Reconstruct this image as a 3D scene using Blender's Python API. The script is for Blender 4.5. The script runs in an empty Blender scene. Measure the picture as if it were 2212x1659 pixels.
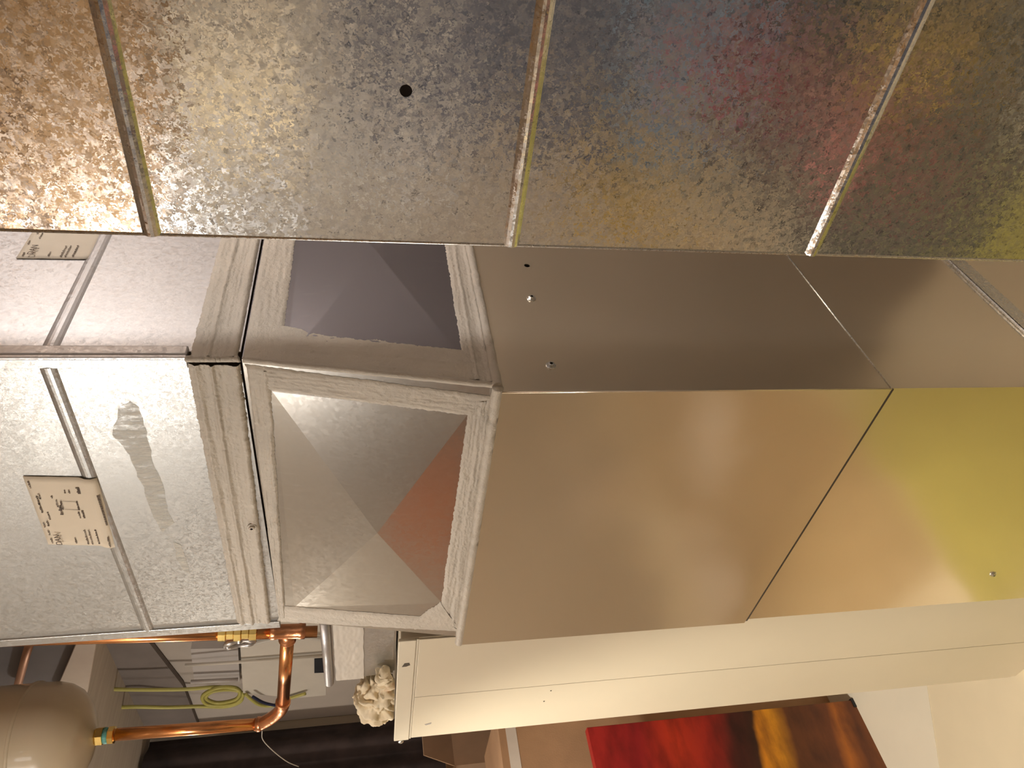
import bpy, bmesh, math, random
from mathutils import Vector, Matrix, noise
random.seed(4)
# ---------------------------------------------------------------- camera
F, CX, CY, EYE = 1586.1, 1106.0, 829.5, 1.65
R0 = Vector((-0.15049246, -0.12576348, -0.9805792))     # camera right in the world (the camera is rolled 90 degrees)
R1 = Vector((0.66928078, -0.74297246, -0.00742715))     # camera up
R2 = Vector((-0.72760927, -0.65740054, 0.19598284))     # camera back
EYEP = Vector((0, 0, EYE))
sc = bpy.context.scene
C = sc.collection
cam = bpy.data.cameras.new('camera'); cam.sensor_width = 36; cam.lens = F / 2212 * 36; cam.clip_start = 0.01
co = bpy.data.objects.new('camera', cam); C.objects.link(co); sc.camera = co
co.matrix_world = Matrix(((R0.x, R1.x, R2.x, 0), (R0.y, R1.y, R2.y, 0), (R0.z, R1.z, R2.z, EYE), (0, 0, 0, 1)))
# ---------------------------------------------------------------- world, exposure
sc.view_settings.view_transform = 'Standard'
sc.view_settings.look = 'None'
sc.view_settings.gamma = 1
sc.view_settings.use_curve_mapping = False
sc.view_settings.exposure = 0.38
w = bpy.data.worlds.new('world'); sc.world = w; w.use_nodes = True
w.node_tree.nodes['Background'].inputs[0].default_value = (.8, .75, .7, 1)
w.node_tree.nodes['Background'].inputs[1].default_value = 0.3
# ---------------------------------------------------------------- lamps of the basement (bare bulbs under the joists)
LAMPS = [((0.02, 1.14, 2.36), .75, (1, .98, .95), .06), ((1.32, -.36, 2.34), 19.0, (1, .96, .92), .05),
         ((-.62, 1.40, 2.32), 27.0, (1, .95, .87), .05), ((-1.6, -1.2, 2.34), 1.0, (1, .92, .82), .06),
         ((.25, 3.35, 2.32), 17.0, (1, .93, .82), .05)]
for p, e, c, r in LAMPS:
    l = bpy.data.lights.new('bulb_light', 'POINT'); l.energy = e; l.color = c; l.shadow_soft_size = r
    o = bpy.data.objects.new('bulb_light', l); C.objects.link(o); o.location = p

# unseen fill spot added to brighten the furnace front, floor and painting
l = bpy.data.lights.new('fill_spot', 'SPOT'); l.energy = 85; l.color = (1, .92, .76); l.shadow_soft_size = .06; l.spot_size = math.radians(62); l.spot_blend = .7
o = bpy.data.objects.new('fill_spot', l); C.objects.link(o); o.location = (-.3, 1.75, 2.33)
o.rotation_euler = (Vector((.72, 2.02, .45)) - Vector((-.3, 1.75, 2.33))).to_track_quat('-Z', 'Y').to_euler()

# ---------------------------------------------------------------- geometry helpers
def ray(x, y):
    return R0 * ((x - CX) / F) + R1 * (-(y - CY) / F) - R2
def on(x, y, ax, v):
    d = ray(x, y); return EYEP + d * ((v - EYEP[ax]) / d[ax])
def onp(x, y, p, n):
    d = ray(x, y); return EYEP + d * ((Vector(p) - EYEP).dot(n) / d.dot(n))

def thing(name, loc, label, cat, group=None):
    o = bpy.data.objects.new(name, None); C.objects.link(o); o.location = loc
    o.empty_display_size = .05
    o['label'] = label; o['category'] = cat
    if group: o['group'] = group
    return o
def tag(o, label, cat, group=None):
    o['label'] = label; o['category'] = cat
    if group: o['group'] = group
    return o
def wloc(o):
    v = Vector(o.location)
    while o.parent: o = o.parent; v += Vector(o.location)
    return v
def obj(name, bm, m, parent=None, smooth=False, base=None, label=None):
    """links the bmesh (world coordinates) as one mesh object"""
    me = bpy.data.meshes.new(name)
    off = wloc(parent) if parent else Vector((0, 0, 0))
    if parent is None:
        if base is None:
            xs = [v.co for v in bm.verts]
            base = Vector(((min(v.x for v in xs) + max(v.x for v in xs)) / 2, (min(v.y for v in xs) + max(v.y for v in xs)) / 2, min(v.z for v in xs)))
        off = Vector(base)
    bmesh.ops.translate(bm, verts=bm.verts, vec=-off)
    bmesh.ops.recalc_face_normals(bm, faces=bm.faces)
    bm.to_mesh(me); bm.free()
    me.materials.append(m)
    if smooth:
        for p in me.polygons: p.use_smooth = True
    o = bpy.data.objects.new(name, me); C.objects.link(o)
    if parent: o.parent = parent
    else: o.location = off
    if label: o['label'] = label
    return o
def struct(name, bm, m):
    o = obj(name, bm, m); o['kind'] = 'structure'; return o
def B(): return bmesh.new()
def box(bm, x0, x1, y0, y1, z0, z1, bev=0):
    vs = [bm.verts.new((x, y, z)) for x in (x0, x1) for y in (y0, y1) for z in (z0, z1)]
    fs = [bm.faces.new([vs[i] for i in f]) for f in ((0, 1, 3, 2), (4, 6, 7, 5), (0, 4, 5, 1), (2, 3, 7, 6), (0, 2, 6, 4), (1, 5, 7, 3))]
    if bev:
        es = list({e for f in fs for e in f.edges})
        bmesh.ops.recalc_face_normals(bm, faces=fs)
        bmesh.ops.bevel(bm, geom=es, offset=bev, segments=2, affect='EDGES', profile=.5)
    return bm
def slab(bm, pts, n, t):
    """polygon given by its front outline, thickness t against n"""
    n = Vector(n).normalized()
    a = [bm.verts.new(p) for p in pts]; b = [bm.verts.new(Vector(p) - n * t) for p in pts]
    bm.faces.new(a); bm.faces.new(b[::-1])
    for i in range(len(a)):
        j = (i + 1) % len(a); bm.faces.new((a[i], b[i], b[j], a[j]))
    return bm
def frames(path):
    P = [Vector(p) for p in path]; T = []
    for i in range(len(P)):
        T.append((P[min(i + 1, len(P) - 1)] - P[max(i - 1, 0)]).normalized())
    up = Vector((0, 0, 1)) if abs(T[0].z) < .9 else Vector((1, 0, 0))
    u = (up - T[0] * up.dot(T[0])).normalized(); out = []
    for i in range(len(P)):
        u = (u - T[i] * u.dot(T[i])).normalized(); out.append((P[i], u, T[i].cross(u)))
    return out
def tube(bm, path, r, seg=12, caps=True):
    rings = []
    fr = frames(path)
    for i, (p, u, v) in enumerate(fr):
        rr = r[i] if isinstance(r, (list, tuple)) else r
        rings.append([bm.verts.new(p + u * rr * math.cos(a * 2 * math.pi / seg) + v * rr * math.sin(a * 2 * math.pi / seg)) for a in range(seg)])
    for a, b in zip(rings, rings[1:]):
        for k in range(seg): bm.faces.new((a[k], a[(k + 1) % seg], b[(k + 1) % seg], b[k]))
    if caps: bm.faces.new(rings[0][::-1]); bm.faces.new(rings[-1])
    return bm
def lathe(bm, p, d, prof, seg=32, caps=True):
    p = Vector(p); d = Vector(d).normalized()
    return tube(bm, [p + d * a for a, _ in prof], [max(r, .0002) for _, r in prof], seg, caps)
def smooth_path(pts, n=8):
    P = [Vector(p) for p in pts]; P = [2 * P[0] - P[1]] + P + [2 * P[-1] - P[-2]]; out = []
    for i in range(1, len(P) - 2):
        for k in range(n):
            t = k / n; a, b, c, d = P[i - 1:i + 3]
            out.append(.5 * ((2 * b) + (c - a) * t + (2 * a - 5 * b + 4 * c - d) * t * t + (3 * b - a - 3 * c + d) * t ** 3))
    out.append(P[-2]); return out

# ---------------------------------------------------------------- materials
def mat(name):
    m = bpy.data.materials.new(name); m.use_nodes = True
    nt = m.node_tree; b = nt.nodes['Principled BSDF']; return m, nt, b
def N(nt, t, **k):
    n = nt.nodes.new(t)
    for a, v in k.items():
        if a in n.inputs: n.inputs[a].default_value = v
        else: setattr(n, a, v)
    return n
def ramp(nt, fac, stops):
    r = nt.nodes.new('ShaderNodeValToRGB'); nt.links.new(fac, r.inputs[0])
    e = r.color_ramp.elements
    while len(e) < len(stops): e.new(.5)
    for i, (p, c) in enumerate(stops):
        e[i].position = p; e[i].color = (c[0], c[1], c[2], 1) if isinstance(c, tuple) else (c, c, c, 1)
    return r.outputs[0]
def coords(nt, scale=(1, 1, 1)):
    g = N(nt, 'ShaderNodeTexCoord'); mp = N(nt, 'ShaderNodeMapping'); mp.inputs['Scale'].default_value = scale
    nt.links.new(g.outputs['Object'], mp.inputs[0]); return mp.outputs[0]
def noisetex(nt, vec, s, d=4, rough=.55):
    n = N(nt, 'ShaderNodeTexNoise', Scale=s, Detail=d, Roughness=rough); nt.links.new(vec, n.inputs['Vector']); return n.outputs['Fac']
def plain(name, col, rough=.5, metal=0, var=.08, vs=12, bump=0, bs=60, spec=.5, coat=0):
    m, nt, b = mat(name); v = coords(nt)
    f = noisetex(nt, v, vs)
    lo = tuple(c * (1 - var) for c in col); hi = tuple(min(1, c * (1 + var)) for c in col)
    nt.links.new(ramp(nt, f, [(.3, lo), (.7, hi)]), b.inputs['Base Color'])
    b.inputs['Roughness'].default_value = rough; b.inputs['Metallic'].default_value = metal
    b.inputs['Specular IOR Level'].default_value = spec; b.inputs['Coat Weight'].default_value = coat
    if bump:
        bp = N(nt, 'ShaderNodeBump', Strength=bump, Distance=.002); nt.links.new(noisetex(nt, v, bs), bp.inputs['Height'])
        nt.links.new(bp.outputs[0], b.inputs['Normal'])
    return m
def galv(name, col=(.62, .60, .57), rough=.3, spangle=.06, scale=90, spots=0, warp=.15, wscale=(1.5, 1.5, 5), metal=1.0, grain=.05, streak=0, blur=0, warpdist=.02, rvar=.25):
    """zinc-coated sheet steel: crystal spangle that tilts the normal, dark flecks, rolling grain and warped sheet"""
    m, nt, b = mat(name); v = coords(nt)
    dn = N(nt, 'ShaderNodeTexNoise', Scale=scale * 1.2, Detail=2.0); nt.links.new(v, dn.inputs['Vector'])
    mx = N(nt, 'ShaderNodeMixRGB', blend_type='ADD'); mx.inputs[0].default_value = .012
    nt.links.new(v, mx.inputs[1]); nt.links.new(dn.outputs['Color'], mx.inputs[2])
    vo = N(nt, 'ShaderNodeTexVoronoi', Scale=scale); nt.links.new(mx.outputs[0], vo.inputs['Vector'])
    bw = N(nt, 'ShaderNodeSeparateColor'); nt.links.new(vo.outputs['Color'], bw.inputs[0])
    # colour
    k = 1 - grain * 2
    base = ramp(nt, bw.outputs[0], [(0, tuple(c * k for c in col)), (1, tuple(min(1, c * (1 + grain)) for c in col))])
    if spots:
        vo2 = N(nt, 'ShaderNodeTexVoronoi', Scale=scale * .42, Randomness=1.0); nt.links.new(mx.outputs[0], vo2.inputs['Vector'])
        big = noisetex(nt, v, 4, 3)
        ad = N(nt, 'ShaderNodeMath', operation='MULTIPLY_ADD'); nt.links.new(big, ad.inputs[0]); ad.inputs[1].default_value = -.35; nt.links.new(vo2.outputs['Distance'], ad.inputs[2])
        mk = ramp(nt, ad.outputs[0], [(0.0, 1.0), (.07, 0.0)])
        mm = N(nt, 'ShaderNodeMixRGB', blend_type='MULTIPLY'); mf = N(nt, 'ShaderNodeMath', operation='MULTIPLY'); nt.links.new(mk, mf.inputs[0]); mf.inputs[1].default_value = spots
        nt.links.new(mf.outputs[0], mm.inputs[0]); nt.links.new(base, mm.inputs[1]); mm.inputs[2].default_value = (.25, .27, .32, 1); base = mm.outputs[0]
    if streak:
        vs = coords(nt, (30, 30, 2.0)); s = noisetex(nt, vs, 3, 6, .7)
        pk = ramp(nt, s, [(.58, 0.0), (.74, 1.0)])
        mm = N(nt, 'ShaderNodeMixRGB'); mf = N(nt, 'ShaderNodeMath', operation='MULTIPLY'); nt.links.new(pk, mf.inputs[0]); mf.inputs[1].default_value = streak
        nt.links.new(mf.outputs[0], mm.inputs[0]); nt.links.new(base, mm.inputs[1]); mm.inputs[2].default_value = (.78, .77, .74, 1); base = mm.outputs[0]
    nt.links.new(base, b.inputs['Base Color'])
    b.inputs['Metallic'].default_value = metal
    rr = ramp(nt, bw.outputs[1], [(0, max(.05, rough * (1 - rvar))), (1, min(1, rough * (1 + rvar)))])
    nt.links.new(rr, b.inputs['Roughness'])
    # normal: warped sheet, then per-crystal tilt
    vw = coords(nt, wscale)
    bp = N(nt, 'ShaderNodeBump', Strength=warp, Distance=warpdist); nt.links.new(noisetex(nt, vw, 1.6, 1.5, .4), bp.inputs['Height'])
    sub = N(nt, 'ShaderNodeVectorMath', operation='SUBTRACT'); nt.links.new(vo.outputs['Color'], sub.inputs[0]); sub.inputs[1].default_value = (.5, .5, .5)
    scl = N(nt, 'ShaderNodeVectorMath', operation='SCALE'); nt.links.new(sub.outputs[0], scl.inputs[0]); scl.inputs['Scale'].default_value = spangle
    add = N(nt, 'ShaderNodeVectorMath', operation='ADD'); nt.links.new(bp.outputs[0], add.inputs[0]); nt.links.new(scl.outputs[0], add.inputs[1])
    nr = N(nt, 'ShaderNodeVectorMath', operation='NORMALIZE'); nt.links.new(add.outputs[0], nr.inputs[0])
    nt.links.new(nr.outputs[0], b.inputs['Normal'])
    return m
M = {}
M['big'] = galv('spangled_galvanized_steel', (.88, .91, .97), .2, .07, 320, spots=.5, warp=.3, wscale=(1.2, 1.2, 4), grain=.08)
M['mid'] = galv('frosted_galvanized_steel', (.56, .565, .56), .40, .10, 380, warp=.15, grain=.02, metal=.9)
M['mid_side'] = galv('dull_galvanized_steel', (.60, .59, .60), .45, .04, 300, warp=.12, grain=.02, metal=.8)
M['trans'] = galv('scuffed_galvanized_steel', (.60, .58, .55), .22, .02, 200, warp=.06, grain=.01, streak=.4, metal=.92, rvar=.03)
M['trans_side'] = galv('shaded_galvanized_steel', (.34, .34, .39), .2, .01, 200, warp=.06, grain=.0, streak=.08, metal=.9, rvar=.03)  # side panel's shade put into a darker copy of the transition steel
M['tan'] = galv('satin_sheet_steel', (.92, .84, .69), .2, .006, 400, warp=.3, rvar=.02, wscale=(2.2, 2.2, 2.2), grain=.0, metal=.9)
M['bead'] = galv('bright_steel_edge', (.8, .8, .78), .3, .08, 300, warp=0)
M['cream'] = plain('cream_furnace_enamel', (.80, .72, .57), .38, var=.03, vs=3)
M['cream_top'] = plain('cream_enamel_trim', (.82, .75, .61), .4, var=.03, vs=5)
M['line'] = plain('dark_gap_and_shadow', (.10, .08, .06), .8)
M['copper'] = plain('bright_copper_pipe', (.93, .44, .19), .22, metal=1, var=.08, vs=25)
M['solder'] = plain('copper_fitting', (.90, .42, .22), .28, metal=1, var=.14, vs=40, bump=.5, bs=90)
M['brass'] = plain('brass_fitting', (.85, .62, .22), .25, metal=1, var=.1, vs=40)
M['green'] = plain('green_thread_compound', (.12, .38, .36), .5, var=.3, vs=120, bump=.8, bs=150)
M['handle'] = plain('cast_grey_metal', (.55, .53, .52), .35, metal=.9, var=.1)
M['tank'] = plain('beige_tank_enamel', (.56, .47, .34), .28, var=.04, vs=3, coat=.3)
M['dark'] = plain('dark_duct_inside', (.01, .012, .02), .9, var=.1)
M['paper'] = plain('label_paper', (.80, .70, .56), .7, var=.02, vs=30)
M['paper2'] = plain('darker_label_paper', (.62, .55, .45), .7, var=.04, vs=30)  # darker base colour than the other label paper
M['ink'] = plain('label_ink', (.12, .09, .07), .8)
M['card'] = plain('brown_cardboard', (.47, .28, .16), .85, var=.1, vs=8, bump=.2, bs=200)
M['card2'] = plain('pale_cardboard', (.42, .27, .17), .85, var=.1, vs=8)
M['pine'] = plain('orange_pine_plywood', (.86, .52, .24), .7, var=.12, vs=5)
M['tape'] = plain('white_tape', (.78, .70, .64), .6, var=.06)
M['white'] = plain('white_painted_metal', (.58, .53, .46), .5, var=.04)
M['greybox'] = plain('grey_painted_metal', (.45, .41, .39), .5, var=.04)
M['yellow'] = plain('yellow_cable_sheath', (.42, .38, .10), .5, var=.08)
M['greycable'] = plain('grey_cable_sheath', (.52, .49, .44), .5, var=.05)
M['pinkcable'] = plain('white_cable_sheath', (.62, .50, .44), .5, var=.05)
M['black'] = plain('black_plastic', (.01, .01, .014), .5)
M['navy'] = plain('navy_cloth', (.012, .015, .05), .8, var=.4, vs=20)
M['darkfill'] = plain('dark_shadow_brown', (.035, .022, .02), .9, var=.5, vs=10, bump=.5, bs=20)  # shade of the back corner put into a dark base colour
M['smear'] = plain('dried_sealant_smear', (.80, .77, .69), .55, var=.1, vs=40, bump=.3, bs=80)
M['tapeclear'] = plain('frosted_foil_tape', (.75, .71, .65), .5, metal=.3, var=.05, bump=.2, bs=70)
def smear_mat():
    m, nt, b = mat('dried_sealant_film'); v = coords(nt, (1, 18, 60))
    b.inputs['Base Color'].default_value = (.82, .80, .74, 1); b.inputs['Roughness'].default_value = .6
    v = coords(nt, (1, 60, 14)); nt.links.new(ramp(nt, noisetex(nt, v, 1.6, 6, .65), [(.36, .08), (.62, .75)]), b.inputs['Alpha']); return m
M['smear'] = smear_mat()
M['bulb'] = None

def mastic_mat(name, col, rough):
    m, nt, b = mat(name); v = coords(nt)
    f = noisetex(nt, v, 14, 6); nt.links.new(ramp(nt, f, [(.3, tuple(c * .9 for c in col)), (.7, tuple(c * 1.06 for c in col))]), b.inputs['Base Color'])
    b.inputs['Roughness'].default_value = rough
    bp = N(nt, 'ShaderNodeBump', Strength=.9, Distance=.002); nt.links.new(noisetex(nt, v, 170, 5, .65), bp.inputs['Height'])
    nt.links.new(bp.outputs[0], b.inputs['Normal']); return m
M['mastic'] = mastic_mat('grey_duct_mastic', (.66, .60, .52), .38)

def painting_mat():
    m, nt, b = mat('abstract_red_and_amber_paint'); v = coords(nt)
    sp = N(nt, 'ShaderNodeSeparateXYZ')
    dn = N(nt, 'ShaderNodeTexNoise', Scale=5.0, Detail=4.0); nt.links.new(coords(nt, (1, 1, 1)), dn.inputs['Vector'])
    ma = N(nt, 'ShaderNodeVectorMath', operation='MULTIPLY_ADD'); nt.links.new(dn.outputs['Color'], ma.inputs[0]); ma.inputs[1].default_value = (.0, .0, .07); nt.links.new(v, ma.inputs[2])
    nt.links.new(ma.outputs[0], sp.inputs[0])
    # slant the strokes a little with x
    sl = N(nt, 'ShaderNodeMath', operation='MULTIPLY_ADD'); nt.links.new(sp.outputs[0], sl.inputs[0]); sl.inputs[1].default_value = .16; nt.links.new(sp.outputs[2], sl.inputs[2])
    c = ramp(nt, sl.outputs[0], [(.0, (.30, .10, .02)), (.10, (.13, .035, .01)), (.165, (.50, .16, .02)), (.20, (.16, .045, .012)), (.34, (.13, .04, .012)),
                                 (.40, (.80, .36, .02)), (.455, (.75, .30, .02)), (.47, (.045, .012, .008)), (.55, (.08, .012, .012)), (.62, (.36, .02, .015)), (.75, (.55, .04, .015)), (.88, (.30, .012, .018)), (1.0, (.40, .02, .02))])
    n2 = noisetex(nt, coords(nt, (2, 2, 5)), 4, 5)
    mm = N(nt, 'ShaderNodeMixRGB', blend_type='MULTIPLY'); mm.inputs[0].default_value = .8
    nt.links.new(c, mm.inputs[1]); nt.links.new(ramp(nt, n2, [(.32, (.45, .35, .4)), (.6, (1.15, 1.1, 1.0))]), mm.inputs[2])
    nt.links.new(mm.outputs[0], b.inputs['Base Color']); b.inputs['Roughness'].default_value = .4
    return m
M['painting'] = painting_mat()
def cloth_mat():
    m, nt, b = mat('cream_rag_cloth'); v = coords(nt)
    nt.links.new(ramp(nt, noisetex(nt, v, 22, 4), [(.28, (.70, .42, .24)), (.36, (.84, .72, .52)), (.7, (.90, .80, .62))]), b.inputs['Base Color'])
    b.inputs['Roughness'].default_value = .9
    bp = N(nt, 'ShaderNodeBump', Strength=.4, Distance=.001); nt.links.new(noisetex(nt, v, 300, 3), bp.inputs['Height']); nt.links.new(bp.outputs[0], b.inputs['Normal']); return m
M['rag'] = cloth_mat()
def wood_mat(name, a, c):
    m, nt, b = mat(name); v = coords(nt, (1.5, 14, 14)); nt.links.new(ramp(nt, noisetex(nt, v, 3, 6), [(.3, a), (.7, c)]), b.inputs['Base Color']); b.inputs['Roughness'].default_value = .7; return m
M['joist'] = wood_mat('pine_joist_wood', (.60, .34, .15), (.74, .46, .22))
M['deck'] = wood_mat('subfloor_board_wood', (.50, .42, .34), (.60, .52, .43))
M['floor'] = plain('pale_painted_concrete', (.86, .76, .56), .6, var=.06, vs=2.5, bump=.15, bs=20)
M['wall'] = plain('warm_plaster_wall', (.64, .57, .48), .8, var=.06, vs=2)
M['wallback'] = plain('brown_grey_block_wall', (.44, .38, .33), .85, var=.12, vs=2.2)
M['floorpaper'] = plain('cream_floor_paper', (.90, .84, .70), .6, var=.05, vs=2.5)

# ---------------------------------------------------------------- room
XB0, XB1, YB0, YB1, ZC = -2.6, 1.62, -2.6, 3.6, 2.62
bm = B(); box(bm, XB0 - .1, XB1 + .1, YB0 - .1, YB1 + .1, -.1, 0); struct('floor', bm, M['floor'])
bm = B(); box(bm, XB0 - .1, XB1 + .1, YB0 - .1, YB1 + .1, ZC, ZC + .1); struct('ceiling', bm, M['deck'])
bm = B(); box(bm, XB1, XB1 + .1, YB0, YB1, 0, ZC); struct('wall_back', bm, M['wallback'])
bm = B(); box(bm, XB0 - .1, XB0, YB0, YB1, 0, ZC); struct('wall_front', bm, M['wall'])
bm = B(); box(bm, XB0, XB1, YB1, YB1 + .1, 0, ZC); struct('wall_left', bm, M['wall'])
bm = B(); box(bm, XB0, XB1, YB0 - .1, YB0, 0, ZC); struct('wall_right', bm, M['wall'])

# ---------------------------------------------------------------- sheet metal panels
def panel(plane, v, u0, u1, z0, z1, beads=(), hole=None, n=(-1, 0, 0), bw=.007, bh=.0042, tilt=None, t=.0012):
    """a beaded sheet in the plane x=v (u is y) or y=v (u is x); beads stand out along n; a real round hole if asked"""
    bm = B(); sgn = -1
    zs = [z0]
    for b in sorted(beads):
        if z0 < b - bw and b + bw < z1:
            zs += [b - bw, b - bw * .7, b - bw * .35, b, b + bw * .35, b + bw * .7, b + bw]
    if hole: zs += [hole[1] - hole[2] * 2, hole[1] + hole[2] * 2]
    zs.append(z1); zs.sort()
    def h(z):
        for b in beads:
            if abs(z - b) < bw: return bh * math.cos((z - b) / bw * math.pi / 2)
        return 0
    us = [u0, u1] if not hole else [u0, hole[0] - hole[2] * 2, hole[0] + hole[2] * 2, u1]
    P = (lambda u, z, d=0: (v + sgn * (h(z) + d), u, z)) if plane == 'x' else (lambda u, z, d=0: (u, v + sgn * (h(z) + d), z))
    g = {(i, j): bm.verts.new(P(u, z)) for i, u in enumerate(us) for j, z in enumerate(zs)}
    for i in range(len(us) - 1):
        for j in range(len(zs) - 1):
            if hole and us[i] < hole[0] < us[i + 1] and zs[j] < hole[1] < zs[j + 1]:
                cs = [g[i, j], g[i + 1, j], g[i + 1, j + 1], g[i, j + 1]]; K = 24
                ring = [bm.verts.new(P(hole[0] + hole[2] * math.cos(a * 2 * math.pi / K - 3 * math.pi / 4), hole[1] + hole[2] * math.sin(a * 2 * math.pi / K - 3 * math.pi / 4))) for a in range(K)]
                for q in range(4):
                    seg = ring[q * 6:q * 6 + 6] + [ring[(q * 6 + 6) % K]]
                    for s_ in range(6):
                        bm.faces.new((cs[q], seg[s_ + 1], seg[s_]))
                    bm.faces.new((cs[q], cs[(q + 1) % 4], seg[6]))
                continue
            bm.faces.new((g[i, j], g[i + 1, j], g[i + 1, j + 1], g[i, j + 1]))
    ext = bmesh.ops.extrude_face_region(bm, geom=list(bm.faces))
    d = Vector((t, 0, 0)) if plane == 'x' else Vector((0, t, 0))
    bmesh.ops.translate(bm, verts=[e for e in ext['geom'] if isinstance(e, bmesh.types.BMVert)], vec=d)
    return bm
def screw(parent, p, n, r=.0045, m=None):
    n = Vector(n); bm = B()
    lathe(bm, Vector(p), n, [(0, r * 1.5), (.0008, r * 1.5), (.0012, r * 1.35)], 20)
    lathe(bm, Vector(p) + n * .0011, n, [(0, r), (.003, r), (.0034, r * .8), (.0034, r * .5), (.0028, r * .45)], 6)
    return obj('screw', bm, m or M['bead'], parent)

# 1. the large duct close to the camera
XBIG, YBIG, XBIG2 = .55, .333, .915
big = thing('air_duct', (XBIG + .18, -.05, 0), 'large spangled galvanized duct nearest the camera, with a drilled hole and raised ribs', 'air duct')
obj('front_panel', panel('x', XBIG, -.42, YBIG, 0, 2.45, (2.115, 1.816, 1.524, 1.232, .93, .63, .33), hole=(.205, 1.619, .0046)), M['big'], big)
bm = B(); box(bm, XBIG + .0013, XBIG2, YBIG - .0012, YBIG, 0, 2.45); obj('side_panel', bm, M['mid_side'], big)
bm = B(); box(bm, XBIG2, XBIG2 + .0012, -.42, YBIG, 0, 2.45); obj('rear_panel', bm, M['mid_side'], big)
bm = B(); box(bm, XBIG + .0013, XBIG2, -.4212, -.42, 0, 2.45); obj('side_panel', bm, M['mid_side'], big)
bm = B(); tube(bm, [(XBIG - .0002, YBIG, 0), (XBIG - .0002, YBIG, 2.45)], .0011, 8); obj('folded_edge', bm, M['bead'], big, True)

# 2. upper section of the second duct
XU, YA, YE = .72, .606, 1.205
DX = 1.22
up = thing('air_duct', ((XU + DX) / 2, (YA + YE) / 2, 1.80), 'frosted galvanized duct above the mastic joint, with a paper label and a locked corner seam', 'air duct')
obj('front_panel', panel('x', XU, YA + .012, YE, 1.80, 2.45, (2.014,), bw=.0095, bh=.0032), M['mid'], up)
obj('side_panel', panel('y', YA, XU + .014, DX, 1.80, 2.45, (2.014,), n=(0, -1, 0), bw=.0095, bh=.0032), M['mid_side'], up)
bm = B(); box(bm, DX - .0012, DX, YA + .001, YE, 1.80, 2.45); box(bm, XU + .002, DX, YE - .0012, YE, 1.8, 2.45); obj('rear_panel', bm, M['mid_side'], up)
# Pittsburgh lock down the corner: flat lip on the front, grooved fold on the side
bm = B(); box(bm, XU - .0022, XU + .0015, YA - .001, YA + .013, 1.86, 2.45, .0007)
obj('corner_seam', bm, M['mid'], up)
bm = B(); box(bm, XU - .002, XU + .0035, YA - .004, YA + .003, 1.86, 2.45, .001); box(bm, XU + .0035, XU + .020, YA - .005, YA + .003, 1.86, 2.45, .002)
obj('seam_fold', bm, M['mid_side'], up)
bm = B(); box(bm, XU - .003, XU + .004, YE - .001, YE + .019, 1.8, 2.45, .001); obj('rear_flange', bm, M['mid'], up)

# 3. transition piece
ZT, ZB, XT = 1.797, 1.484, .668
tr = thing('duct_transition', ((XT + DX) / 2, (YA + YE) / 2, ZB), 'tapered duct transition with cross-broken panels sealed all round with grey mastic', 'duct fitting')
FN = Vector((-(ZT - ZB), 0, (XU - XT))).normalized(); FN = FN if FN.x < 0 else -FN
FP = Vector((XU, 0, ZT))
def ft(x, y, lift=0):
    return onp(x, y, FP, FN) + FN * lift
def sd(x, y, lift=0):
    p = on(x, y, 1, YA); return p + Vector((0, -lift, 0))
cr = ft(817, 1140, .010)
q = [Vector((XU, YA, ZT)), Vector((XT, YA, ZB)), Vector((XT, YE + .008, ZB)), Vector((XU, YE, ZT))]
bm = B(); vs = [bm.verts.new(p) for p in q]; c = bm.verts.new(cr)
# cross break: creases run to the visible window corners
w4 = [ft(588, 846), ft(1012, 893), ft(955, 1303), ft(636, 1312)]
ws = [bm.verts.new(p) for p in w4]
for i in range(4):
    bm.faces.new((c, ws[i], ws[(i + 1) % 4])); bm.faces.new((ws[i], vs[i], vs[(i + 1) % 4], ws[(i + 1) % 4]))
obj('front_panel', bm, M['trans'], tr)
bm = B()
def sp(X, z, l=0): return Vector((X, YA - l, z))
c = bm.verts.new(sp(.955, 1.633, .012))
ws = [bm.verts.new(sp(*p)) for p in ((.715, 1.745), (1.2, 1.745), (1.2, 1.52), (.705, 1.52))]
vs = [bm.verts.new(sp(*p)) for p in ((XU, ZT), (DX, ZT), (DX, ZB), (XT, ZB))]
for i in range(4):
    bm.faces.new((c, ws[i], ws[(i + 1) % 4])); bm.faces.new((ws[i], vs[i], vs[(i + 1) % 4], ws[(i + 1) % 4]))
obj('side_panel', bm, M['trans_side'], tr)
bm = B()
for a, b_ in (((XU, YE, ZT), (XT, YE, ZB)),):
    v4 = [bm.verts.new(p) for p in (a, b_, (DX, YE, ZB), (DX, YE, ZT))]; bm.faces.new(v4)
v4 = [bm.verts.new(p) for p in ((DX, YE, ZB), (DX, YE, ZT), (DX, YA, ZT), (DX, YA, ZB))]; bm.faces.new(v4)
obj('rear_panel', bm, M['mid_side'], tr)

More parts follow.
